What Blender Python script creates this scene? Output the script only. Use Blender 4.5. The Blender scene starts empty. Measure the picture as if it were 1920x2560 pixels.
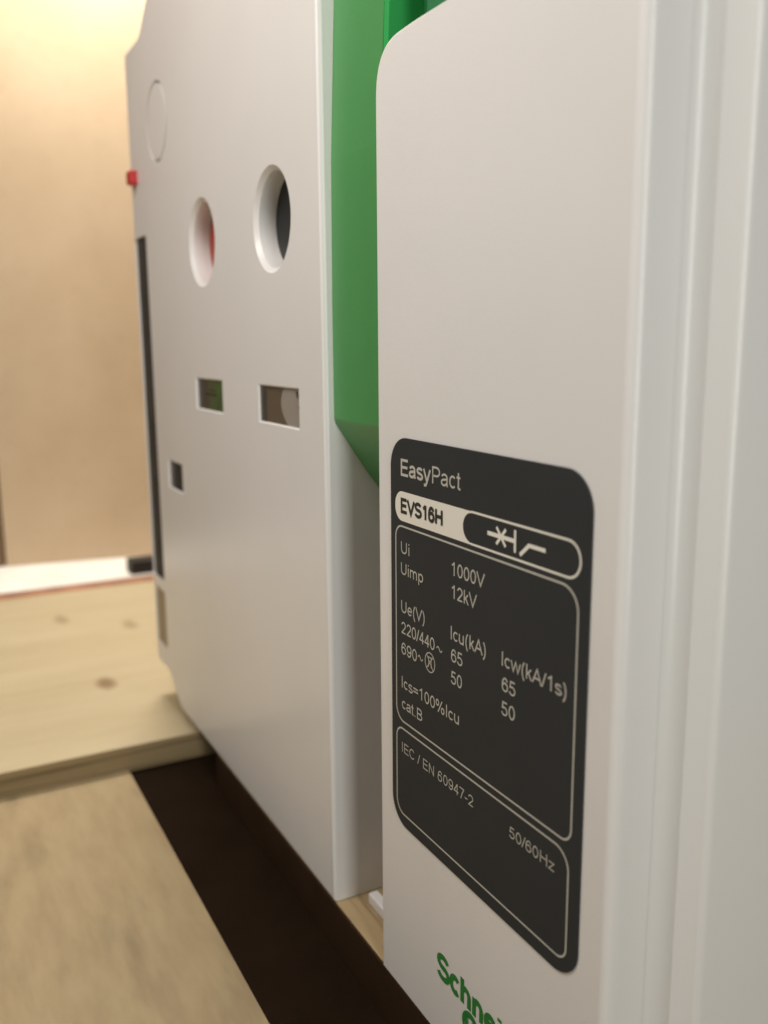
import bpy, bmesh, math, random
from mathutils import Vector, Matrix

random.seed(7)
SC = bpy.context.scene
COL = SC.collection
U = 0.09            # metres per drawing unit
ZF = -1.639         # level of the crate floor in drawing units


def W(x, y, z):
    """drawing units (x along the device face, y into the device, z up) -> metres"""
    return Vector((x * U, (y - 1.0) * U, (z - ZF) * U))


# ------------------------------------------------------------------ camera
def rot_axes(a, b, g):
    f = Vector((-math.cos(a) * math.cos(b), math.sin(a) * math.cos(b), -math.sin(b)))
    r = f.cross(Vector((0, 0, 1))).normalized()
    d = f.cross(r)
    r2 = r * math.cos(g) + d * math.sin(g)
    d2 = d * math.cos(g) - r * math.sin(g)
    return r2, -d2, -f


cam_data = bpy.data.cameras.new('camera')
cam_data.sensor_width = 36.0
cam_data.lens = 2267.47 / 2560.0 * 36.0
cam_data.clip_start = 0.005
cam_data.clip_end = 50.0
cam = bpy.data.objects.new('camera', cam_data)
COL.objects.link(cam)
ax, ay, az = rot_axes(math.radians(27.95775), math.radians(10.71494), math.radians(0.45645))
m3 = Matrix((ax, ay, az)).transposed()
cam.matrix_world = Matrix.Translation(W(0, 0, 0)) @ m3.to_4x4()
cam_data.dof.use_dof = True
cam_data.dof.focus_distance = 0.186
cam_data.dof.aperture_fstop = 15.0
SC.camera = cam

# ------------------------------------------------------------------ light
world = bpy.data.worlds.new('World')
SC.world = world
world.use_nodes = True
bg = world.node_tree.nodes['Background']
bg.inputs[0].default_value = (1.0, 0.93, 0.84, 1)
bg.inputs[1].default_value = 0.06


def area(name, loc, target, size, power, color, size_y=None, spread=180):
    d = bpy.data.lights.new(name, 'AREA')
    d.energy = power
    d.color = color
    d.shape = 'RECTANGLE'
    d.size = size
    d.size_y = size_y or size
    d.spread = math.radians(spread)
    o = bpy.data.objects.new(name, d)
    COL.objects.link(o)
    o.location = loc
    o.rotation_euler = (Vector(target) - Vector(loc)).to_track_quat('-Z', 'Y').to_euler()
    return o


area('ceiling_lamp', (-0.18, -0.185, 0.39), (-0.18, 0.0, 0.15), 0.18, 0.98, (1.0, 0.925, 0.85))
area('wall_lamp', (-0.575, 0.045, 0.53), (-0.645, 0.03, 0.14), 0.15, 3.5, (1.0, 0.92, 0.81))
area('room_window', (0.18, -0.062, 0.21), (-0.13, -0.01, 0.19), 0.06, 0.60, (0.99, 1.0, 0.95), size_y=0.34)

SC.view_settings.view_transform = 'Standard'
SC.view_settings.look = 'None'
SC.view_settings.exposure = 0.0
SC.view_settings.gamma = 1.0
SC.view_settings.use_curve_mapping = False
SC.cycles.max_bounces = 10
SC.cycles.diffuse_bounces = 5
SC.cycles.use_denoising = True


# ------------------------------------------------------------------ materials
def mat(name, color, rough=0.5, bump=0.0, bscale=600.0, spec=0.5, coat=0.0, vary=0.0, vscale=25.0):
    m = bpy.data.materials.new(name)
    m.use_nodes = True
    nt = m.node_tree
    b = nt.nodes['Principled BSDF']
    b.inputs['Base Color'].default_value = (*color, 1)
    b.inputs['Roughness'].default_value = rough
    b.inputs['Specular IOR Level'].default_value = spec
    b.inputs['Coat Weight'].default_value = coat
    tc = nt.nodes.new('ShaderNodeTexCoord')
    if bump:
        n = nt.nodes.new('ShaderNodeTexNoise')
        n.inputs['Scale'].default_value = bscale
        n.inputs['Detail'].default_value = 3
        bp = nt.nodes.new('ShaderNodeBump')
        bp.inputs['Strength'].default_value = bump
        bp.inputs['Distance'].default_value = 0.0004
        nt.links.new(tc.outputs['Object'], n.inputs['Vector'])
        nt.links.new(n.outputs['Fac'], bp.inputs['Height'])
        nt.links.new(bp.outputs['Normal'], b.inputs['Normal'])
    if vary:
        n2 = nt.nodes.new('ShaderNodeTexNoise')
        n2.inputs['Scale'].default_value = vscale
        n2.inputs['Detail'].default_value = 4
        r = nt.nodes.new('ShaderNodeValToRGB')
        r.color_ramp.elements[0].position = 0.3
        r.color_ramp.elements[1].position = 0.7
        r.color_ramp.elements[0].color = (*[c * (1 - vary) for c in color], 1)
        r.color_ramp.elements[1].color = (*[min(1, c * (1 + vary)) for c in color], 1)
        nt.links.new(tc.outputs['Object'], n2.inputs['Vector'])
        nt.links.new(n2.outputs['Fac'], r.inputs['Fac'])
        nt.links.new(r.outputs['Color'], b.inputs['Base Color'])
    return m


def wood(name, dark, mid, light, stretch, scale=14.0, rough=0.6, knots=(), knot_color=(0.16, 0.09, 0.04),
         ply=None, bump=0.25, speck=0.0):
    """grain is noise squeezed along one axis; knots are dark ellipses at given object coordinates"""
    m = bpy.data.materials.new(name)
    m.use_nodes = True
    nt = m.node_tree
    b = nt.nodes['Principled BSDF']
    b.inputs['Roughness'].default_value = rough
    b.inputs['Specular IOR Level'].default_value = 0.3
    L = nt.links.new
    tc = nt.nodes.new('ShaderNodeTexCoord')
    mp = nt.nodes.new('ShaderNodeMapping')
    mp.inputs['Scale'].default_value = stretch
    L(tc.outputs['Object'], mp.inputs['Vector'])
    n1 = nt.nodes.new('ShaderNodeTexNoise')
    n1.inputs['Scale'].default_value = scale
    n1.inputs['Detail'].default_value = 6
    n1.inputs['Roughness'].default_value = 0.6
    n1.inputs['Distortion'].default_value = 0.2
    L(mp.outputs['Vector'], n1.inputs['Vector'])
    rp = nt.nodes.new('ShaderNodeValToRGB')
    rp.color_ramp.elements[0].position = 0.28
    rp.color_ramp.elements[0].color = (*dark, 1)
    rp.color_ramp.elements[1].position = 0.72
    rp.color_ramp.elements[1].color = (*light, 1)
    e = rp.color_ramp.elements.new(0.5)
    e.color = (*mid, 1)
    L(n1.outputs['Fac'], rp.inputs['Fac'])
    out = rp.outputs['Color']
    if speck:
        n3 = nt.nodes.new('ShaderNodeTexNoise')
        n3.inputs['Scale'].default_value = 160
        n3.inputs['Detail'].default_value = 3
        mp3 = nt.nodes.new('ShaderNodeMapping')
        mp3.inputs['Scale'].default_value = [min(1.0, s * 0.6) for s in stretch]
        L(tc.outputs['Object'], mp3.inputs['Vector'])
        L(mp3.outputs['Vector'], n3.inputs['Vector'])
        r3 = nt.nodes.new('ShaderNodeMapRange')
        r3.inputs['From Min'].default_value = 0.55
        r3.inputs['From Max'].default_value = 0.75
        r3.inputs['To Min'].default_value = 0.0
        r3.inputs['To Max'].default_value = speck
        L(n3.outputs['Fac'], r3.inputs['Value'])
        mx3 = nt.nodes.new('ShaderNodeMix')
        mx3.data_type = 'RGBA'
        L(r3.outputs['Result'], mx3.inputs[0])
        L(out, mx3.inputs[6])
        mx3.inputs[7].default_value = (*[c * 0.55 for c in dark], 1)
        out = mx3.outputs[2]
    for (kx, ky, kz, rx, ry, rz, st) in knots:
        sub = nt.nodes.new('ShaderNodeVectorMath')
        sub.operation = 'SUBTRACT'
        sub.inputs[1].default_value = (kx, ky, kz)
        nz = nt.nodes.new('ShaderNodeTexNoise')
        nz.inputs['Scale'].default_value = 120
        add = nt.nodes.new('ShaderNodeVectorMath')
        add.operation = 'MULTIPLY_ADD'
        add.inputs[1].default_value = (0.004, 0.004, 0.0)
        L(tc.outputs['Object'], nz.inputs['Vector'])
        L(nz.outputs['Color'], add.inputs[0])
        L(tc.outputs['Object'], add.inputs[2])
        L(add.outputs[0], sub.inputs[0])
        div = nt.nodes.new('ShaderNodeVectorMath')
        div.operation = 'DIVIDE'
        div.inputs[1].default_value = (rx, ry, rz)
        L(sub.outputs[0], div.inputs[0])
        ln = nt.nodes.new('ShaderNodeVectorMath')
        ln.operation = 'LENGTH'
        L(div.outputs[0], ln.inputs[0])
        mr = nt.nodes.new('ShaderNodeMapRange')
        mr.inputs['From Min'].default_value = 0.35
        mr.inputs['From Max'].default_value = 1.0
        mr.inputs['To Min'].default_value = st
        mr.inputs['To Max'].default_value = 0.0
        L(ln.outputs['Value'], mr.inputs['Value'])
        mx = nt.nodes.new('ShaderNodeMix')
        mx.data_type = 'RGBA'
        L(mr.outputs['Result'], mx.inputs[0])
        L(out, mx.inputs[6])
        mx.inputs[7].default_value = (*knot_color, 1)
        out = mx.outputs[2]
    L(out, b.inputs['Base Color'])
    bp = nt.nodes.new('ShaderNodeBump')
    bp.inputs['Strength'].default_value = bump
    bp.inputs['Distance'].default_value = 0.0006
    L(n1.outputs['Fac'], bp.inputs['Height'])
    L(bp.outputs['Normal'], b.inputs['Normal'])
    return m


M = {}
M['white'] = mat('white_plastic', (0.765, 0.757, 0.748), 0.29, bump=0.08, bscale=2400, vary=0.020, vscale=22)
M['white_side'] = mat('white_plastic_body', (0.755, 0.75, 0.735), 0.29, bump=0.10, bscale=2600)
M['green'] = mat('green_plastic', (0.070, 0.285, 0.085), 0.45, bump=0.12, bscale=2600, vary=0.03)
M['rim'] = mat('bright_green_plastic', (0.030, 0.36, 0.085), 0.4)
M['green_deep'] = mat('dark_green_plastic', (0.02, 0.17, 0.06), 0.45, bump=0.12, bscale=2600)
M['label'] = mat('dark_grey_label_film', (0.0345, 0.0365, 0.0385), 0.6, spec=0.15, bump=0.06, bscale=3500, vary=0.04, vscale=60)
M['print'] = mat('light_grey_print', (0.50, 0.49, 0.44), 0.6)
M['badge'] = mat('cream_white_print', (0.80, 0.78, 0.70), 0.55)
M['ink'] = mat('dark_print', (0.022, 0.0215, 0.0205), 0.55)
M['logo'] = mat('green_print', (0.015, 0.20, 0.030), 0.5)
M['black'] = mat('black_plastic', (0.016, 0.017, 0.017), 0.5, spec=0.3, bump=0.1, bscale=1500)
M['gasket'] = mat('dark_grey_rubber', (0.045, 0.038, 0.030), 0.6, vary=0.3, vscale=90)
M['red'] = mat('red_plastic', (0.36, 0.030, 0.014), 0.4)
M['redtab'] = mat('red_tab_plastic', (0.50, 0.030, 0.028), 0.4)
M['flag_brown'] = mat('brown_flag', (0.13, 0.095, 0.060), 0.3, coat=0.4)
M['flag_white'] = mat('white_flag', (0.34, 0.305, 0.265), 0.3, coat=0.4)
M['flag_green'] = mat('green_flag', (0.045, 0.105, 0.028), 0.35, coat=0.3, vary=0.2, vscale=200)
M['flag_olive'] = mat('olive_flag', (0.062, 0.085, 0.034), 0.35, coat=0.3, vary=0.2, vscale=250)  # painted reflection tone between the brown and the green
M['flag_dark'] = mat('dark_flag', (0.050, 0.043, 0.034), 0.35, coat=0.3, vary=0.15, vscale=300)
M['flag_grey'] = mat('grey_flag', (0.042, 0.045, 0.050), 0.35, coat=0.3)
M['sticker'] = mat('tan_sticker', (0.33, 0.255, 0.155), 0.5)
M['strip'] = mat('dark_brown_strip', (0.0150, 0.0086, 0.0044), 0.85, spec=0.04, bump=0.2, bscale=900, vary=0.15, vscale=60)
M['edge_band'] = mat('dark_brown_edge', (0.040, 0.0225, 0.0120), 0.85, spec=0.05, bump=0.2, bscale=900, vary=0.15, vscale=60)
M['batten'] = mat('white_painted_wood', (0.80, 0.78, 0.73), 0.6, vary=0.06, vscale=40)
M['block'] = mat('black_rubber', (0.012, 0.011, 0.010), 0.6)
M['crack'] = mat('reddish_brown_edge', (0.30, 0.135, 0.075), 0.7, vary=0.25, vscale=80)
M['post'] = mat('brown_post', (0.20, 0.12, 0.06), 0.7, vary=0.2)
M['hardboard'] = wood('tan_hardboard', (0.51, 0.385, 0.255), (0.545, 0.42, 0.285), (0.58, 0.455, 0.315), (1, 1, 1), 16, 0.65, bump=0.05, speck=0.10)
M['floorply'] = wood('plywood_floor', (0.29, 0.22, 0.122), (0.33, 0.253, 0.142), (0.36, 0.282, 0.162), (0.25, 1, 1), 200, 0.6, speck=0.5)
M['baseply'] = wood('plywood_base', (0.16, 0.11, 0.055), (0.42, 0.31, 0.17), (0.47, 0.36, 0.20), (0.08, 1, 1), 320, 0.6)


def K(x, y, rx, ry, st):
    p = W(x * 1.09, y * 1.09, -1.543 * 1.09)
    return (p.x + 0.002, p.y + 0.002, p.z, rx, ry, 0.05, st)


M['pine'] = wood('pale_pine', (0.40, 0.328, 0.20), (0.44, 0.37, 0.237), (0.475, 0.405, 0.27), (1, 0.16, 1), 60, 0.55,
                 knots=[K(-4.105, 0.721, 0.010, 0.0055, 0.8), K(-5.23, 0.70, 0.012, 0.005, 0.45),
                        K(-4.95, 1.02, 0.012, 0.005, 0.45),
                        ])
M['plyedge'] = wood('plywood_edge', (0.11, 0.08, 0.04), (0.30, 0.225, 0.12), (0.37, 0.285, 0.15), (1, 0.03, 1.6), 230, 0.7)


# ------------------------------------------------------------------ object helpers
def link(name, me, m=None, parent=None):
    o = bpy.data.objects.new(name, me)
    COL.objects.link(o)
    if m is not None and not me.materials:
        me.materials.append(m)
    if parent is not None:
        o.parent = parent
        o.matrix_parent_inverse = Matrix.Identity(4)
        # parents sit at known places: keep the mesh where it was drawn
        o.location = -parent_world(parent)
    return o


def parent_world(p):
    v = Vector((0, 0, 0))
    while p is not None:
        v += p.location
        p = p.parent
    return v


def tag(o, label=None, cat=None, group=None, kind=None):
    if label:
        o['label'] = label
    if cat:
        o['category'] = cat
    if group:
        o['group'] = group
    if kind:
        o['kind'] = kind
    return o


def empty(name, loc):
    o = bpy.data.objects.new(name, None)
    o.empty_display_size = 0.02
    COL.objects.link(o)
    o.location = loc
    return o


def bm_mesh(bm, name, smooth=False):
    bmesh.ops.recalc_face_normals(bm, faces=bm.faces)
    if smooth:
        for f in bm.faces:
            f.smooth = True
    me = bpy.data.meshes.new(name)
    bm.to_mesh(me)
    bm.free()
    return me


def prism(outline, y0, y1, bevel=0.0, seg=3, which='front'):
    """outline in (x, z) drawing units, extruded from y0 (front) to y1; front rim rounded"""
    bm = bmesh.new()
    vf = [bm.verts.new(W(x, y0, z)) for x, z in outline]
    vb = [bm.verts.new(W(x, y1, z)) for x, z in outline]
    n = len(outline)
    front = bm.faces.new(vf)
    bm.faces.new(list(reversed(vb)))
    for i in range(n):
        bm.faces.new((vf[i], vf[(i + 1) % n], vb[(i + 1) % n], vb[i]))
    bmesh.ops.recalc_face_normals(bm, faces=bm.faces)
    if bevel:
        bmesh.ops.bevel(bm, geom=list(front.edges), offset=bevel * U, segments=seg, profile=0.5, affect='EDGES')
    return bm


def box(x0, x1, y0, y1, z0, z1, bevel=0.0, seg=2, bm=None):
    own = bm is None
    b2 = bmesh.new()
    p = [W(x, y, z) for x in (x0, x1) for y in (y0, y1) for z in (z0, z1)]
    v = [b2.verts.new(q) for q in p]
    for f in ((0, 1, 3, 2), (4, 6, 7, 5), (0, 4, 5, 1), (2, 3, 7, 6), (0, 2, 6, 4), (1, 5, 7, 3)):
        b2.faces.new([v[i] for i in f])
    bmesh.ops.recalc_face_normals(b2, faces=b2.faces)
    if bevel:
        bmesh.ops.bevel(b2, geom=list(b2.edges), offset=bevel * U, segments=seg, profile=0.5, affect='EDGES')
    if own:
        return b2
    me = bpy.data.meshes.new('tmp')
    b2.to_mesh(me)
    b2.free()
    bm.from_mesh(me)
    bpy.data.meshes.remove(me)
    return bm


def rrect(x0, x1, z0, z1, r, n=10, rs=None):
    """rounded rectangle outline; rs = radii (top right, top left, bottom left, bottom right)"""
    rs = rs or (r, r, r, r)
    pts = []
    cs = ((x1 - rs[0], z1 - rs[0], 0, rs[0]), (x0 + rs[1], z1 - rs[1], 90, rs[1]),
          (x0 + rs[2], z0 + rs[2], 180, rs[2]), (x1 - rs[3], z0 + rs[3], 270, rs[3]))
    for cx, cz, a0, rr in cs:
        if rr <= 0:
            pts.append((cx, cz))
            continue
        for i in range(n + 1):
            a = math.radians(a0 + 90 * i / n)
            pts.append((cx + rr * math.cos(a), cz + rr * math.sin(a)))
    return pts


def fillet(poly, radii, n=8):
    """round the corners of a polygon"""
    out = []
    k = len(poly)
    for i in range(k):
        p = Vector(poly[i])
        a = Vector(poly[i - 1])
        c = Vector(poly[(i + 1) % k])
        r = radii[i]
        if r <= 0:
            out.append(tuple(p))
            continue
        d1 = (a - p).normalized()
        d2 = (c - p).normalized()
        ang = d1.angle(d2)
        t = r / math.tan(ang / 2)
        t = min(t, 0.49 * (a - p).length, 0.49 * (c - p).length)
        s = p + d1 * t
        e = p + d2 * t
        for j in range(n + 1):
            u = j / n
            q = s * (1 - u) ** 2 + p * 2 * u * (1 - u) + e * u * u
            out.append(tuple(q))
    return out


def apply_boolean(bm, cutters):
    """cut closed bmeshes out of bm; returns a mesh (no helper object is left)"""
    me = bm_mesh(bm, 'tmp_body')
    o = bpy.data.objects.new('tmp_body', me)
    COL.objects.link(o)
    temps = []
    for c in cutters:
        cm = bm_mesh(c, 'tmp_cut')
        co = bpy.data.objects.new('tmp_cut', cm)
        COL.objects.link(co)
        md = o.modifiers.new('cut', 'BOOLEAN')
        md.operation = 'DIFFERENCE'
        md.solver = 'EXACT'
        md.object = co
        temps.append((co, cm))
    dg = bpy.context.evaluated_depsgraph_get()
    dg.update()
    res = bpy.data.meshes.new_from_object(o.evaluated_get(dg))
    bpy.data.objects.remove(o)
    bpy.data.meshes.remove(me)
    for co, cm in temps:
        bpy.data.objects.remove(co)
        bpy.data.meshes.remove(cm)
    return res


def revolve(cx, cz, prof, n=96):
    """closed lathe about the y axis through (cx, cz); prof = [(radius, y)...], capped at both ends"""
    bm = bmesh.new()
    rings = []
    for r, y in prof:
        rings.append([bm.verts.new(W(cx + r * math.cos(2 * math.pi * i / n), y, cz + r * math.sin(2 * math.pi * i / n))) for i in range(n)])
    for a, b in zip(rings[:-1], rings[1:]):
        for i in range(n):
            bm.faces.new((a[i], a[(i + 1) % n], b[(i + 1) % n], b[i]))
    bm.faces.new(list(reversed(rings[0])))
    bm.faces.new(rings[-1])
    bmesh.ops.recalc_face_normals(bm, faces=bm.faces)
    return bm


def loft(rect_pairs):
    """stack of (x0,x1,z0,z1,y) rectangles joined into a closed solid (bevelled window cutter)"""
    bm = bmesh.new()
    rows = []
    for x0, x1, z0, z1, y in rect_pairs:
        rows.append([bm.verts.new(W(x, y, z)) for x, z in ((x0, z0), (x1, z0), (x1, z1), (x0, z1))])
    for a, b in zip(rows[:-1], rows[1:]):
        for i in range(4):
            bm.faces.new((a[i], a[(i + 1) % 4], b[(i + 1) % 4], b[i]))
    bm.faces.new(list(reversed(rows[0])))
    bm.faces.new(rows[-1])
    bmesh.ops.recalc_face_normals(bm, faces=bm.faces)
    return bm


def shade(me, deg=32):
    for p in me.polygons:
        p.use_smooth = True
    try:
        me.set_sharp_from_angle(angle=math.radians(deg))
    except Exception:
        pass
    for p in me.polygons:          # big flat faces keep their own normal
        if max(abs(c) for c in p.normal) > 0.9999:
            p.use_smooth = False


# ------------------------------------------------------------------ crate: floor, boards, walls
KF = 1.09            # the crate floor lies a little below the foot of the device
ZG = ZF * KF
XS = -3.382 * KF     # front face of the raised board
ZT = -1.543 * KF     # its top
YS = 0.656 * KF      # near edge of the dark strip

fl = box(XS + 0.002, 5.0, -8.0, YS, ZG - 0.2, ZG)
o = link('floor', bm_mesh(fl, 'floor'), M['floorply'])
tag(o, 'pale plywood crate floor in front of the circuit breaker', 'floor', kind='structure')

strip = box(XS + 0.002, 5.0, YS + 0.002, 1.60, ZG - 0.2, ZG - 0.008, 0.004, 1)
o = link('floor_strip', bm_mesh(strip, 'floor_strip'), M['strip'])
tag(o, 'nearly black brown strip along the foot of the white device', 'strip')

base = box(-3.35, 5.0, 1.006, 5.0, ZG - 0.006, ZF + 0.001)
bb = link('base_board', bm_mesh(base, 'base_board'), M['baseply'])
tag(bb, 'streaky plywood board under the circuit breaker with dark front edge', 'board')
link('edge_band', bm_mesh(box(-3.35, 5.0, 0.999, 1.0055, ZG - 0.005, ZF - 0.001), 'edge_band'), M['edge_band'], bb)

rb = box(-5.835 * KF, XS, -8.0, 5.0, ZG - 0.2, ZT, 0.006, 2)
me = bm_mesh(rb, 'raised_board')
me.materials.append(M['pine'])
me.materials.append(M['plyedge'])
for p in me.polygons:
    if abs(p.normal.z) < 0.5:
        p.material_index = 1
bdr = link('raised_board', me)
tag(bdr, 'pale knotted pine board raised a step above the floor, near the tan wall', 'board')

edge = box(-5.985 * KF, -5.840 * KF, -8.0, 5.0, ZG - 0.2, ZT - 0.004)
o = link('edge_strip', bm_mesh(edge, 'edge_strip'), M['crack'])
tag(o, 'thin reddish brown strip between raised board and white batten', 'strip')

bat = box(-8.0, -5.990 * KF, -8.0, 5.0, ZG - 0.2, ZT + 0.006, 0.006, 2)
o = link('batten', bm_mesh(bat, 'batten'), M['batten'])
tag(o, 'bright white batten along the foot of the tan wall', 'batten')

blk = box(-6.72, -6.555, 1.385, 1.60, ZT + 0.007, ZT + 0.105, 0.006, 2)
o = link('rubber_block', bm_mesh(blk, 'rubber_block'), M['block'])
tag(o, 'small black block on the white batten beside the device', 'block')

# far wall, turned a little towards the camera
wa = Vector((-6.704, 0.515)) * KF
wb = Vector((-6.536, 1.527)) * KF
wd = (wb - wa).normalized()
wn = Vector((-wd.y, wd.x))


def wall_panel(name, t0, t1, z0, z1, m, thick=0.12, off=0.0):
    bm = bmesh.new()
    a = wa + wd * t0 + wn * off
    b = wa + wd * t1 + wn * off
    quad = [a, b, b + wn * thick, a + wn * thick]
    lo = [bm.verts.new(W(q.x, q.y, z0)) for q in quad]
    hi = [bm.verts.new(W(q.x, q.y, z1)) for q in quad]
    for i in range(4):
        bm.faces.new((lo[i], lo[(i + 1) % 4], hi[(i + 1) % 4], hi[i]))
    bm.faces.new(lo)
    bm.faces.new(hi)
    return bm_mesh(bm, name)


o = link('crate_wall', wall_panel('crate_wall', 0.044 * KF, 5.0, ZT + 0.008, 4.4, M['hardboard']), M['hardboard'])
tag(o, 'tan hardboard crate wall behind the far end of the device', 'wall')
o = link('corner_post', wall_panel('corner_post', -1.2, 0.034 * KF, ZT + 0.008, 4.4, M['post'], 0.2, 0.015), M['post'])
tag(o, 'dark brown wooden post at the far left edge of the tan wall', 'post')

# ------------------------------------------------------------------ the circuit breaker
dev = empty('circuit_breaker', W(-2.6, 1.6, ZF))
tag(dev, 'white electrical circuit breaker with green recessed middle and dark rating label', 'circuit breaker')

# faceplate with holes
pts = [(-2.2176, 1.33), (-3.84, 1.33), (-3.99, 1.227), (-4.255, 1.227),
       (-4.255, -1.519), (-4.045, -1.519), (-3.86, -1.636), (-2.2176, -1.636)]
outline = fillet(pts, [0, 0.10, 0.12, 0.03, 0.04, 0.05, 0.18, 0])
plate = prism(outline, 1.0, 1.60, bevel=0.014, seg=5)
cut = []
C1 = (-2.567, 0.346, 0.149)
C2 = (-3.248, 0.346, 0.152)
for cx, cz, r in (C1, C2):
    cut.append(revolve(cx, cz, [(r + 0.010, 0.99), (r + 0.001, 0.9995), (r - 0.0135, 1.0135), (r - 0.0135, 1.2)]))
WIN = [(-3.396, -3.083, -0.246, -0.135), (-2.719, -2.396, -0.246, -0.135), (-3.864, -3.652, -0.614, -0.498)]
for x0, x1, z0, z1 in WIN:
    e = 0.005
    cut.append(loft([(x0 - e, x1 + e, z0 - e, z1 + e, 0.99), (x0 - e, x1 + e, z0 - e, z1 + e, 0.9995), (x0, x1, z0, z1, 1.005), (x0, x1, z0, z1, 1.2)]))
# vertical slot and shallow pocket at the far edge
cut.append(prism(rrect(-4.240, -4.040, -1.085, 0.452, 0.02), 0.95, 1.2))
cut.append(prism(rrect(-4.215, -4.046, -1.415, -1.135, 0.02), 0.95, 1.012))
# knock-out ring groove
RC = (-3.775, 0.855)
ring = bmesh.new()
n = 96
prof = [(0.1515, 0.99), (0.1515, 1.02), (0.1385, 1.02), (0.1385, 0.99)]
rr = [[ring.verts.new(W(RC[0] + r * math.cos(2 * math.pi * i / n), y, RC[1] + r * math.sin(2 * math.pi * i / n))) for i in range(n)] for r, y in prof]
for k in range(4):
    a, b = rr[k], rr[(k + 1) % 4]
    for i in range(n):
        ring.faces.new((a[i], a[(i + 1) % n], b[(i + 1) % n], b[i]))
cut.append(ring)
me = apply_boolean(plate, cut)
me.name = 'faceplate'
shade(me)
face = link('faceplate', me, M['white'], dev)

# what sits behind the faceplate openings
bt = revolve(C1[0], C1[1], [(0.133, 1.068), (0.136, 1.071), (0.136, 1.115)])
me = bm_mesh(bt, 'push_button'); shade(me)
o = link('push_button', me, M['black'], face)
o['label'] = 'black push button set deep in the near round hole'
bt = revolve(C2[0], C2[1], [(0.127, 1.070), (0.130, 1.073), (0.130, 1.115)])
me = bm_mesh(bt, 'push_button'); shade(me)
o = link('push_button', me, M['red'], face)
o['label'] = 'red push button set deep in the far round hole'


def window(x0, x1, z0, z1, split, mats, curve=0.0, depth=1.009):
    """recessed flag plate; two colours meet along a slightly curved line"""
    bm = bmesh.new()
    n = 8
    mid = []
    for i in range(n + 1):
        t = i / n
        z = z0 + (z1 - z0) * t
        mid.append((x0 + (x1 - x0) * (split + curve * (t - 0.4) ** 2 - curve * 0.35 * t), z))
    for side, mi in ((0, 0), (1, 1)):
        edge_x = (x0 - 0.002) if side == 0 else (x1 + 0.002)
        for i in range(n):
            a, b = mid[i], mid[i + 1]
            f = bm.faces.new([bm.verts.new(W(*q)) for q in ((edge_x, depth, a[1]), (a[0], depth, a[1]), (b[0], depth, b[1]), (edge_x, depth, b[1]))])
            f.material_index = mi
    bmesh.ops.remove_doubles(bm, verts=bm.verts, dist=1e-7)
    r = bmesh.ops.extrude_face_region(bm, geom=list(bm.faces))
    for v in r['geom']:
        if isinstance(v, bmesh.types.BMVert):
            v.co.y += 0.03 * U
    me = bm_mesh(bm, 'indicator_window')
    for m in mats:
        me.materials.append(m)
    return link('indicator_window', me, None, face)


o = window(*WIN[0], 0.52, (M['flag_dark'], M['flag_green']), 0.0)
o['label'] = 'small window with a dark brown and green flag'
bm = bmesh.new()
box(-3.31, -3.18, 1.0080, 1.0090, -0.193, -0.186, bm=bm)
box(-3.27, -3.19, 1.0080, 1.0090, -0.176, -0.172, bm=bm)
link('mark', bm_mesh(bm, 'mark'), M['black'], o)
link('band', bm_mesh(box(-3.27, -3.19, 1.0084, 1.0089, -0.246, -0.135), 'band'), M['flag_olive'], o)  # reflection fading from brown to green, painted as one olive step
o = window(*WIN[1], 0.60, (M['flag_brown'], M['flag_white']), 0.5)
o['label'] = 'near window with a brown and pale grey flag'
link('frame', bm_mesh(box(-2.719, -2.672, 1.0065, 1.0089, -0.246, -0.135), 'frame'), M['flag_dark'], o)
bm = bmesh.new()
box(-2.425, -2.398, 1.0075, 1.0089, -0.160, -0.142, 0.004, bm=bm)
box(-2.410, -2.398, 1.0075, 1.0089, -0.192, -0.182, 0.003, bm=bm)
link('mark', bm_mesh(bm, 'mark'), M['flag_brown'], o)
o = window(*WIN[2], 0.35, (M['flag_grey'], M['black']), 0.0, 1.009)
o['label'] = 'smallest window with a dark grey flag'

g = box(-4.235, -4.034, 1.008, 1.085, -1.10, 0.47)
o = link('gasket', bm_mesh(g, 'gasket'), M['gasket'], face)
bm = bmesh.new()
box(-4.150, -4.128, 1.004, 1.009, -1.08, 0.44, 0.006, bm=bm)
link('ridge', bm_mesh(bm, 'ridge'), M['gasket'], o)
link('sticker', bm_mesh(box(-4.211, -4.050, 1.0035, 1.0145, -1.408, -1.142), 'sticker'), M['sticker'], face)
rt = box(-4.200, -4.130, 0.966, 1.02, 0.672, 0.730, 0.008, 2)
link('tab', bm_mesh(rt, 'tab'), M['redtab'], face)

# green middle: ledge with a slanted lower end, seen in profile (y, z), extruded along x
def profile_x(prof, x0, x1, name):
    bm = bmesh.new()
    a = [bm.verts.new(W(x0, y, z)) for y, z in prof]
    b = [bm.verts.new(W(x1, y, z)) for y, z in prof]
    n = len(prof)
    bm.faces.new(a)
    bm.faces.new(list(reversed(b)))
    for i in range(n):
        bm.faces.new((a[i], a[(i + 1) % n], b[(i + 1) % n], b[i]))
    bmesh.ops.recalc_face_normals(bm, faces=bm.faces)
    return bm


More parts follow.
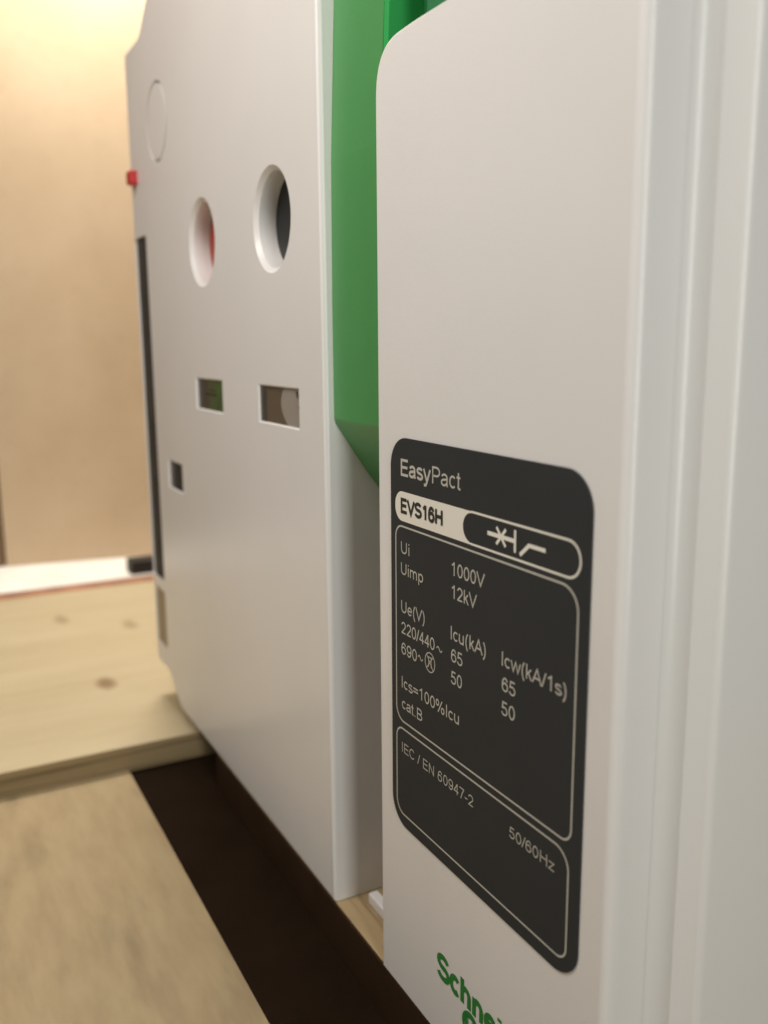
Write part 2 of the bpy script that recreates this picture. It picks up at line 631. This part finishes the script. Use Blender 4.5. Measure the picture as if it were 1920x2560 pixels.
GP = [(1.064, 1.33), (1.047, 0.83), (1.032, 0.45), (1.028, 0.10), (1.0275, -0.205), (1.0315, -0.219), (1.113, -0.340), (1.165, -0.41), (1.22, -0.48), (1.30, -0.50), (1.30, 1.33)]
bm = profile_x(GP, -2.2166, -1.948, 'handle_housing')
me = bm_mesh(bm, 'handle_housing'); shade(me, 25)
house = link('handle_housing', me, M['green'], dev)
bv = profile_x([(1.066, 1.33), (1.049, 0.83), (1.034, 0.45), (1.031, 0.10), (1.031, -0.19), (1.05, -0.245), (1.22, -0.475), (1.29, -0.495), (1.29, 1.33)], -1.9478, -1.925, 'rim')
link('rim', bm_mesh(bv, 'rim'), M['rim'], house)
# recessed bay of the charging handle to the right of the ledge
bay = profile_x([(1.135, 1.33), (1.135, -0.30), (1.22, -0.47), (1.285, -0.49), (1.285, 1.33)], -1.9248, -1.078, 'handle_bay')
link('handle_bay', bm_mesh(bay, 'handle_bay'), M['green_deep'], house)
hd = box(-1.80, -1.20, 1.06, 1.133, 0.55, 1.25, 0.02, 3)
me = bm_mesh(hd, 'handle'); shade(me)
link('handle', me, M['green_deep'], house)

# back plate seen low in the gap, with its small foot
bk = box(-2.2160, -1.07, 1.50, 1.60, -1.636, -0.505)
link('back_plate', bm_mesh(bk, 'back_plate'), M['white'], dev)
ft = box(-2.165, -1.20, 1.086, 1.1178, -1.637, -1.600, 0.006, 3)
me = bm_mesh(ft, 'foot'); shade(me)
link('foot', me, M['white'], dev)

# right panel: front cover + stepped flange on its near side, drawn as plan profile (x, y) and extruded up
panel_poly = [(-1.911, -1.636), (-1.0623, -1.636), (-1.0623, 0.640), (-1.911, 0.640)]
po = fillet(panel_poly, [0.0, 0.0, 0.0, 0.115], 12)
pn = prism(po, 1.0, 1.118, bevel=0.0)
# round the front rim: near vertical edge widely, the rest finely
bm = pn
eps = 1e-6
yf = W(0, 1.0, 0).y
near = [e for e in bm.edges if all(abs(v.co.y - yf) < eps and abs(v.co.x - (-1.0623 * U)) < eps for v in e.verts)]
rest = [e for e in bm.edges if all(abs(v.co.y - yf) < eps for v in e.verts) and e not in near]
bmesh.ops.bevel(bm, geom=near, offset=0.021 * U, segments=8, profile=0.5, affect='EDGES')
rest = [e for e in rest if e.is_valid]
bmesh.ops.bevel(bm, geom=rest, offset=0.006 * U, segments=3, profile=0.5, affect='EDGES')
me = bm_mesh(bm, 'rating_panel'); shade(me, 28)
panel = link('rating_panel', me, M['white'], dev)


def plan_z(prof, z0, z1):
    bm = bmesh.new()
    a = [bm.verts.new(W(x, y, z0)) for x, y in prof]
    b = [bm.verts.new(W(x, y, z1)) for x, y in prof]
    n = len(prof)
    bm.faces.new(a)
    bm.faces.new(list(reversed(b)))
    for i in range(n):
        bm.faces.new((a[i], a[(i + 1) % n], b[(i + 1) % n], b[i]))
    bmesh.ops.recalc_face_normals(bm, faces=bm.faces)
    return bm


def arc(cx, cy, r, a0, a1, n=8):
    return [(cx + r * math.cos(math.radians(a0 + (a1 - a0) * i / n)), cy + r * math.sin(math.radians(a0 + (a1 - a0) * i / n))) for i in range(n + 1)]


r = 0.019
XF = -0.991
RC2 = 0.032
prof = [(-1.0618, 1.60)] + arc(-1.0618 + RC2, 1.119 - RC2, RC2, 180, 90, 10) + arc(XF - r, 1.140 + r, r, -75, 0, 10) + [(XF + 0.012, 1.60)]
me = bm_mesh(plan_z(prof, -1.636, 1.33), 'side_flange'); shade(me, 28)
link('side_flange', me, M['white_side'], dev)
# closed body behind everything
bd = box(-4.15, -0.99, 1.602, 3.6, -1.636, 1.31, 0.03, 3)
me = bm_mesh(bd, 'body'); shade(me)
link('body', me, M['white_side'], dev)


# ------------------------------------------------------------------ stroke lettering
def A_(cx, cy, rx, ry, a0, a1, n=None):
    n = n or max(4, int(abs(a1 - a0) / 12))
    return [(cx + rx * math.cos(math.radians(a0 + (a1 - a0) * i / n)), cy + ry * math.sin(math.radians(a0 + (a1 - a0) * i / n))) for i in range(n + 1)]


def O_(cx, cy, rx, ry):
    return A_(cx, cy, rx, ry, 90, 450, 32)


GL = {
    ' ': (.39, []),
    'E': (.93, [[(.84, .94), (.17, .94), (.17, .06), (.86, .06)], [(.17, .52), (.80, .52)]]),
    'H': (1.01, [[(.17, 0), (.17, 1)], [(.84, 0), (.84, 1)], [(.17, .52), (.84, .52)]]),
    'U': (1.01, [[(.17, 1), (.17, .40)] + A_(.505, .38, .335, .32, 180, 360) + [(.84, .40), (.84, 1)]]),
    'V': (.93, [[(.04, 1), (.465, .05), (.89, 1)]]),
    'S': (.93, [A_(.46, .725, .32, .215, 20, 250) + [(.47, .505)] + A_(.475, .285, .345, .225, 70, -165)]),
    'N': (1.01, [[(.17, 0), (.17, 1)], [(.17, .93), (.84, .07)], [(.84, 0), (.84, 1)]]),
    'C': (1.01, [A_(.52, .5, .40, .44, 38, 322)]),
    'A': (.93, [[(.04, 0), (.465, .95), (.89, 0)], [(.19, .34), (.74, .34)]]),
    'I': (.39, [[(.195, 0), (.195, 1)]]),
    'P': (.93, [[(.17, 0), (.17, .94), (.52, .94)] + A_(.53, .70, .30, .24, 90, -90) + [(.52, .46), (.17, .46)]]),
    'B': (.93, [[(.17, .52), (.17, .94), (.5, .94)] + A_(.51, .73, .27, .21, 90, -90) + [(.17, .52)],
                [(.17, .52), (.53, .52)] + A_(.53, .29, .30, .23, 90, -90) + [(.17, .06), (.17, .52)]]),
    '0': (.776, [O_(.388, .5, .27, .44)]),
    '1': (.776, [[(.16, .74), (.34, .84), (.45, .97)], [(.45, 1.0), (.45, 0)]]),
    '2': (.776, [A_(.38, .685, .27, .255, 170, -25) + [(.50, .44), (.12, .07)], [(.07, .06), (.68, .06)]]),
    '4': (.776, [[(.53, 0), (.53, 1)], [(.53, .96), (.10, .29)], [(.06, .29), (.72, .29)]]),
    '5': (.776, [[(.64, .94), (.21, .94), (.15, .50)], [(.15, .49)] + A_(.37, .33, .285, .27, 140, -160)]),
    '6': (.776, [O_(.385, .33, .275, .27), A_(.40, .47, .29, .47, 185, 35)]),
    '7': (.776, [[(.07, .94), (.70, .94)], [(.68, .93), (.45, .52), (.28, 0)]]),
    '9': (.776, [O_(.391, .67, .275, .27), A_(.376, .53, .29, .47, 5, -145)]),
    'a': (.776, [A_(.37, .50, .245, .165, 165, 0) + [(.615, .14), (.66, 0)], [(.61, .42), (.33, .37)] + A_(.32, .215, .225, .155, 90, 300) + [(.54, .13), (.61, .25)]]),
    's': (.70, [A_(.345, .525, .235, .14, 20, 250) + [(.35, .375)] + A_(.355, .205, .255, .145, 70, -165)]),
    'y': (.70, [[(.04, .725), (.35, .02)], [(.66, .725), (.34, -.06), (.24, -.21), (.07, -.21)]]),
    'c': (.70, [A_(.37, .363, .265, .30, 45, 315)]),
    't': (.39, [[(.19, .93), (.19, .15)] + A_(.29, .15, .10, .10, 180, 270) + [(.37, .05)], [(.02, .665), (.36, .665)]]),
    'i': (.31, [[(.155, 0), (.155, .725)], [(.155, .87), (.155, 1)]]),
    'm': (1.163, [[(.15, 0), (.15, .725)], A_(.365, .44, .215, .225, 180, 0) + [(.58, 0)], A_(.795, .44, .215, .225, 180, 0) + [(1.01, 0)]]),
    'p': (.776, [[(.15, -.27), (.15, .725)], O_(.40, .363, .25, .30)]),
    'd': (.776, [[(.62, 0), (.62, 1)], O_(.37, .363, .25, .30)]),
    'k': (.70, [[(.15, 0), (.15, 1)], [(.58, .725), (.15, .28)], [(.31, .44), (.62, 0)]]),
    'u': (.776, [[(.13, .725), (.13, .28)] + A_(.37, .28, .24, .22, 180, 360) + [(.61, .28)], [(.61, .725), (.61, 0)]]),
    'e': (.776, [[(.11, .37), (.66, .37)], A_(.385, .363, .275, .30, 0, 322)]),
    'w': (1.01, [[(.03, .725), (.27, .04), (.505, .70), (.74, .04), (.98, .725)]]),
    'h': (.776, [[(.15, 0), (.15, 1)], A_(.375, .43, .225, .235, 180, 0) + [(.60, 0)]]),
    'n': (.776, [[(.15, 0), (.15, .725)], A_(.375, .43, .225, .235, 180, 0) + [(.60, 0)]]),
    'r': (.465, [[(.15, 0), (.15, .725)], A_(.40, .43, .25, .235, 180, 75)]),
    'z': (.70, [[(.07, .665), (.60, .665), (.08, .06), (.64, .06)]]),
    '(': (.465, [A_(.66, .365, .50, .74, 125, 235)]),
    ')': (.465, [A_(-.20, .365, .50, .74, 55, -55)]),
    '/': (.39, [[(.02, 0), (.37, 1)]]),
    '=': (.816, [[(.08, .62), (.74, .62)], [(.08, .36), (.74, .36)]]),
    '%': (1.24, [O_(.27, .73, .17, .22), O_(.97, .27, .17, .22), [(.36, 0), (.88, 1)]]),
    '.': (.39, [[(.195, 0), (.195, .12)]]),
    '-': (.465, [[(.05, .36), (.41, .36)]]),
    '~': (.816, [[(.08 + .66 * i / 14, .5 + .5 * math.sin(2 * math.pi * i / 14) * .9) for i in range(15)]]),
}


class Ink:
    """flat ribbons laid on the panel face; each stroke gets its own hair of height so none coincide"""
    def __init__(self, y):
        self.bm = bmesh.new()
        self.y = y
        self.k = 0

    def stroke(self, pts, w, closed=False, sx=1.0):
        y = self.y - (self.k % 23) * 0.00003
        self.k += 1
        P = [Vector(p) for p in pts]
        if (P[0] - P[-1]).length < 1e-6:
            closed = True
            P = P[:-1]
        n = len(P)
        L, R = [], []
        for i in range(n):
            a = P[i - 1] if (i > 0 or closed) else None
            c = P[(i + 1) % n] if (i < n - 1 or closed) else None
            d1 = (P[i] - a).normalized() if a is not None else None
            d2 = (c - P[i]).normalized() if c is not None else None
            if d1 is None:
                d1 = d2
            if d2 is None:
                d2 = d1
            n1 = Vector((-d1.y, d1.x))
            n2 = Vector((-d2.y, d2.x))
            mm = n1 + n2
            if mm.length < 1e-6:
                mm = n1
            mm.normalize()
            s = 1.0 / max(0.45, mm.dot(n1))
            o = mm * (w / 2 * s)
            L.append(P[i] + o)
            R.append(P[i] - o)
        vl = [self.bm.verts.new(W(q.x, y, q.y)) for q in L]
        vr = [self.bm.verts.new(W(q.x, y, q.y)) for q in R]
        rng = range(n) if closed else range(n - 1)
        for i in rng:
            j = (i + 1) % n
            self.bm.faces.new((vl[i], vl[j], vr[j], vr[i]))

    def fill(self, pts):
        y = self.y - (self.k % 23) * 0.00003
        self.k += 1
        self.bm.faces.new([self.bm.verts.new(W(p[0], y, p[1])) for p in pts])

    def text(self, s, x0, z0, x1, cap, weight=.115, ysc=1.0):
        adv = [GL[c][0] for c in s]
        xs = []
        x = 0
        lo, hi = 1e9, -1e9
        for c, a in zip(s, adv):
            for st in GL[c][1]:
                for p in st:
                    lo = min(lo, x + p[0])
                    hi = max(hi, x + p[0])
            xs.append(x)
            x += a
        w = weight * cap
        k = (x1 - x0 - w * .8) / max(1e-6, hi - lo)
        for c, xo in zip(s, xs):
            for st in GL[c][1]:
                self.stroke([(x0 + w * .4 + (xo + p[0] - lo) * k, z0 + p[1] * cap * ysc) for p in st], w)

    def mesh(self, name):
        # keep the drawn order of faces: all must look out of the panel
        for f in self.bm.faces:
            f.normal_update()
            if f.normal.y > 0:
                f.normal_flip()
        me = bpy.data.meshes.new(name)
        self.bm.to_mesh(me)
        self.bm.free()
        return me


# label film
LX0, LX1, LZ0, LZ1 = -1.8435, -1.1405, -1.174, -0.2165
lab = prism(rrect(LX0, LX1, LZ0, LZ1, 0.07, 14), 0.9965, 1.0002, bevel=0.0012, seg=2)
me = bm_mesh(lab, 'rating_label'); shade(me)
label = link('rating_label', me, M['label'], panel)
Y0 = 0.9962

ink = Ink(Y0)
WR = .122
ink.text('Easy', -1.793, -.303, -1.661, .038, .165)
ink.text('Pact', -1.654, -.303, -1.541, .038, .115)
ink.text('Ui', -1.793, -.485, -1.755, .028, WR)
ink.text('Uimp', -1.793, -.535, -1.694, .028, WR)
ink.text('1000V', -1.575, -.488, -1.451, .0295, WR)
ink.text('12kV', -1.574, -.538, -1.478, .0295, WR)
ink.text('Ue(V)', -1.793, -.627, -1.686, .029, WR)
ink.text('220/440', -1.793, -.678, -1.643, .029, WR)
ink.text('~', -1.635, -.673, -1.610, .011, .25)
ink.text('690', -1.793, -.729, -1.721, .029, WR)
ink.text('~', -1.716, -.719, -1.693, .011, .25)
ink.text('Icu(kA)', -1.575, -.630, -1.445, .030, WR)
ink.text('65', -1.574, -.679, -1.530, .0295, WR)
ink.text('50', -1.574, -.729, -1.531, .0295, WR)
ink.text('Icw(kA/1s)', -1.388, -.629, -1.193, .0295, WR)
ink.text('65', -1.387, -.680, -1.343, .0295, WR)
ink.text('50', -1.387, -.730, -1.343, .0295, WR)
ink.text('Ics=100%Icu', -1.792, -.814, -1.542, .029, WR)
ink.text('cat.B', -1.792, -.866, -1.697, .028, WR)
ink.text('IEC / EN 60947-2', -1.792, -.978, -1.483, .0255, .105)
ink.text('50/60Hz', -1.353, -.978, -1.210, .0245, .105)
# crossed-out delta symbol
cx, cz = -1.663, -.711
ink.stroke([(cx + .021 * math.cos(2 * math.pi * i / 40), cz + .0225 * math.sin(2 * math.pi * i / 40)) for i in range(41)], .0026)
ink.stroke([(cx - .010, cz + .012), (cx + .010, cz + .012)], .0022)
ink.stroke([(cx - .005, cz + .012), (cx - .006, cz - .012)], .0022)
ink.stroke([(cx + .005, cz + .012), (cx + .006, cz - .012)], .0022)
ink.stroke([(cx - .014, cz + .016), (cx + .014, cz - .016)], .0022)
ink.stroke([(cx + .014, cz + .016), (cx - .014, cz - .016)], .0022)
link('lettering', ink.mesh('lettering'), M['print'], label)

fr = Ink(Y0)
LWD = .0042


def rloop(x0, x1, z0, z1, rs):
    p = rrect(x0, x1, z0, z1, 0, 12, rs)
    return p + [p[0]]


fr.stroke(rloop(-1.819, -1.168, -.899, -.421, (.045, .028, .035, .028)), LWD)
fr.stroke(rloop(-1.819, -1.172, -1.141, -.918, (.040, .028, .035, .028)), LWD)
link('border', fr.mesh('border'), M['print'], label)

bd_ = Ink(Y0)
left = [p for p in rrect(-1.8205, -1.166, -.4085, -.339, .033, 12, (.033, .032, .033, .033))]
# white left field with a concave right side following the dark pill
fld = [(-1.500, -.3395)] + A_(-1.7885, -.3725, .032, .0330, 90, 180, 10) + A_(-1.7885, -.3755, .032, .0330, 180, 270, 10) + [(-1.500, -.4085)] \
    + A_(-1.500, -.3740, .0325, .0310, 270, 90, 16)
vy = Y0
f = bd_.bm.faces.new([bd_.bm.verts.new(W(p[0], vy, p[1])) for p in fld])
bd_.k = 3
bd_.stroke(A_(-1.1985, -.3735, .033, .0332, -90, 90, 16) + [(-1.503, -.3403)], .0045)
bd_.stroke([(-1.503, -.4067), (-1.1985, -.4067)], .0045)
me = bd_.mesh('badge')
link('badge', me, M['badge'], label)

sy = Ink(Y0 - 0.0002)
sy.stroke([(-1.444, -.3725), (-1.352, -.3725)], .0085)
sy.stroke([(-1.4135, -.3555), (-1.383, -.3895)], .0065)
sy.stroke([(-1.383, -.3555), (-1.4135, -.3895)], .0065)
sy.stroke([(-1.353, -.351), (-1.353, -.3945)], .0065)
sy.stroke([(-1.337, -.3955), (-1.310, -.3725), (-1.261, -.3725)], .0078)
link('symbol', sy.mesh('symbol'), M['badge'], label)
nk = Ink(Y0 - 0.0006)
nk.text('EVS16H', -1.793, -.3885, -1.611, .0325, .24)
link('model_number', nk.mesh('model_number'), M['ink'], label)

# maker's green logo below the label
lg = Ink(0.9992)
lg.text('Schneider', -1.6315, -1.4765, -1.238, .0625, .235)
# round emblem under the word: thick open swirl with a combed left edge
ex, ez, er = -1.489, -1.517, .0285
sw = []
outer, inner = [], []
for i in range(37):
    t = i / 36
    a = math.radians(205 - 290 * t)
    th = .013 * (0.55 + 0.45 * math.sin(math.pi * min(1, t * 1.25)))
    outer.append((ex + (er + th * .6) * math.cos(a), ez + (er + th * .6) * 1.02 * math.sin(a)))
    inner.append((ex + (er - th * .6) * math.cos(a), ez + (er - th * .6) * 1.02 * math.sin(a)))
vo = [lg.bm.verts.new(W(p[0], 0.9990, p[1])) for p in outer]
vi = [lg.bm.verts.new(W(p[0], 0.9990, p[1])) for p in inner]
for i in range(36):
    lg.bm.faces.new((vo[i], vo[i + 1], vi[i + 1], vi[i]))
for k in range(5):
    zz = ez + .004 + k * .0055
    lg.stroke([(ex - .031 + k * .003, zz + .0015), (ex - .008, zz - .003)], .0036)
lg.stroke(A_(ex - .002, ez + .003, .014, .016, 150, 300, 12), .010)
lg.stroke(A_(ex + .012, ez + .008, .006, .008, 200, -60, 10), .006)
lg.stroke([(-1.425, -1.60), (-1.425, -1.545), (-1.385, -1.545)], .010)
lg.stroke([(-1.425, -1.572), (-1.388, -1.572)], .010)
lg.stroke([(-1.425, -1.600), (-1.385, -1.600)], .010)
link('logo', lg.mesh('logo'), M['logo'], panel)
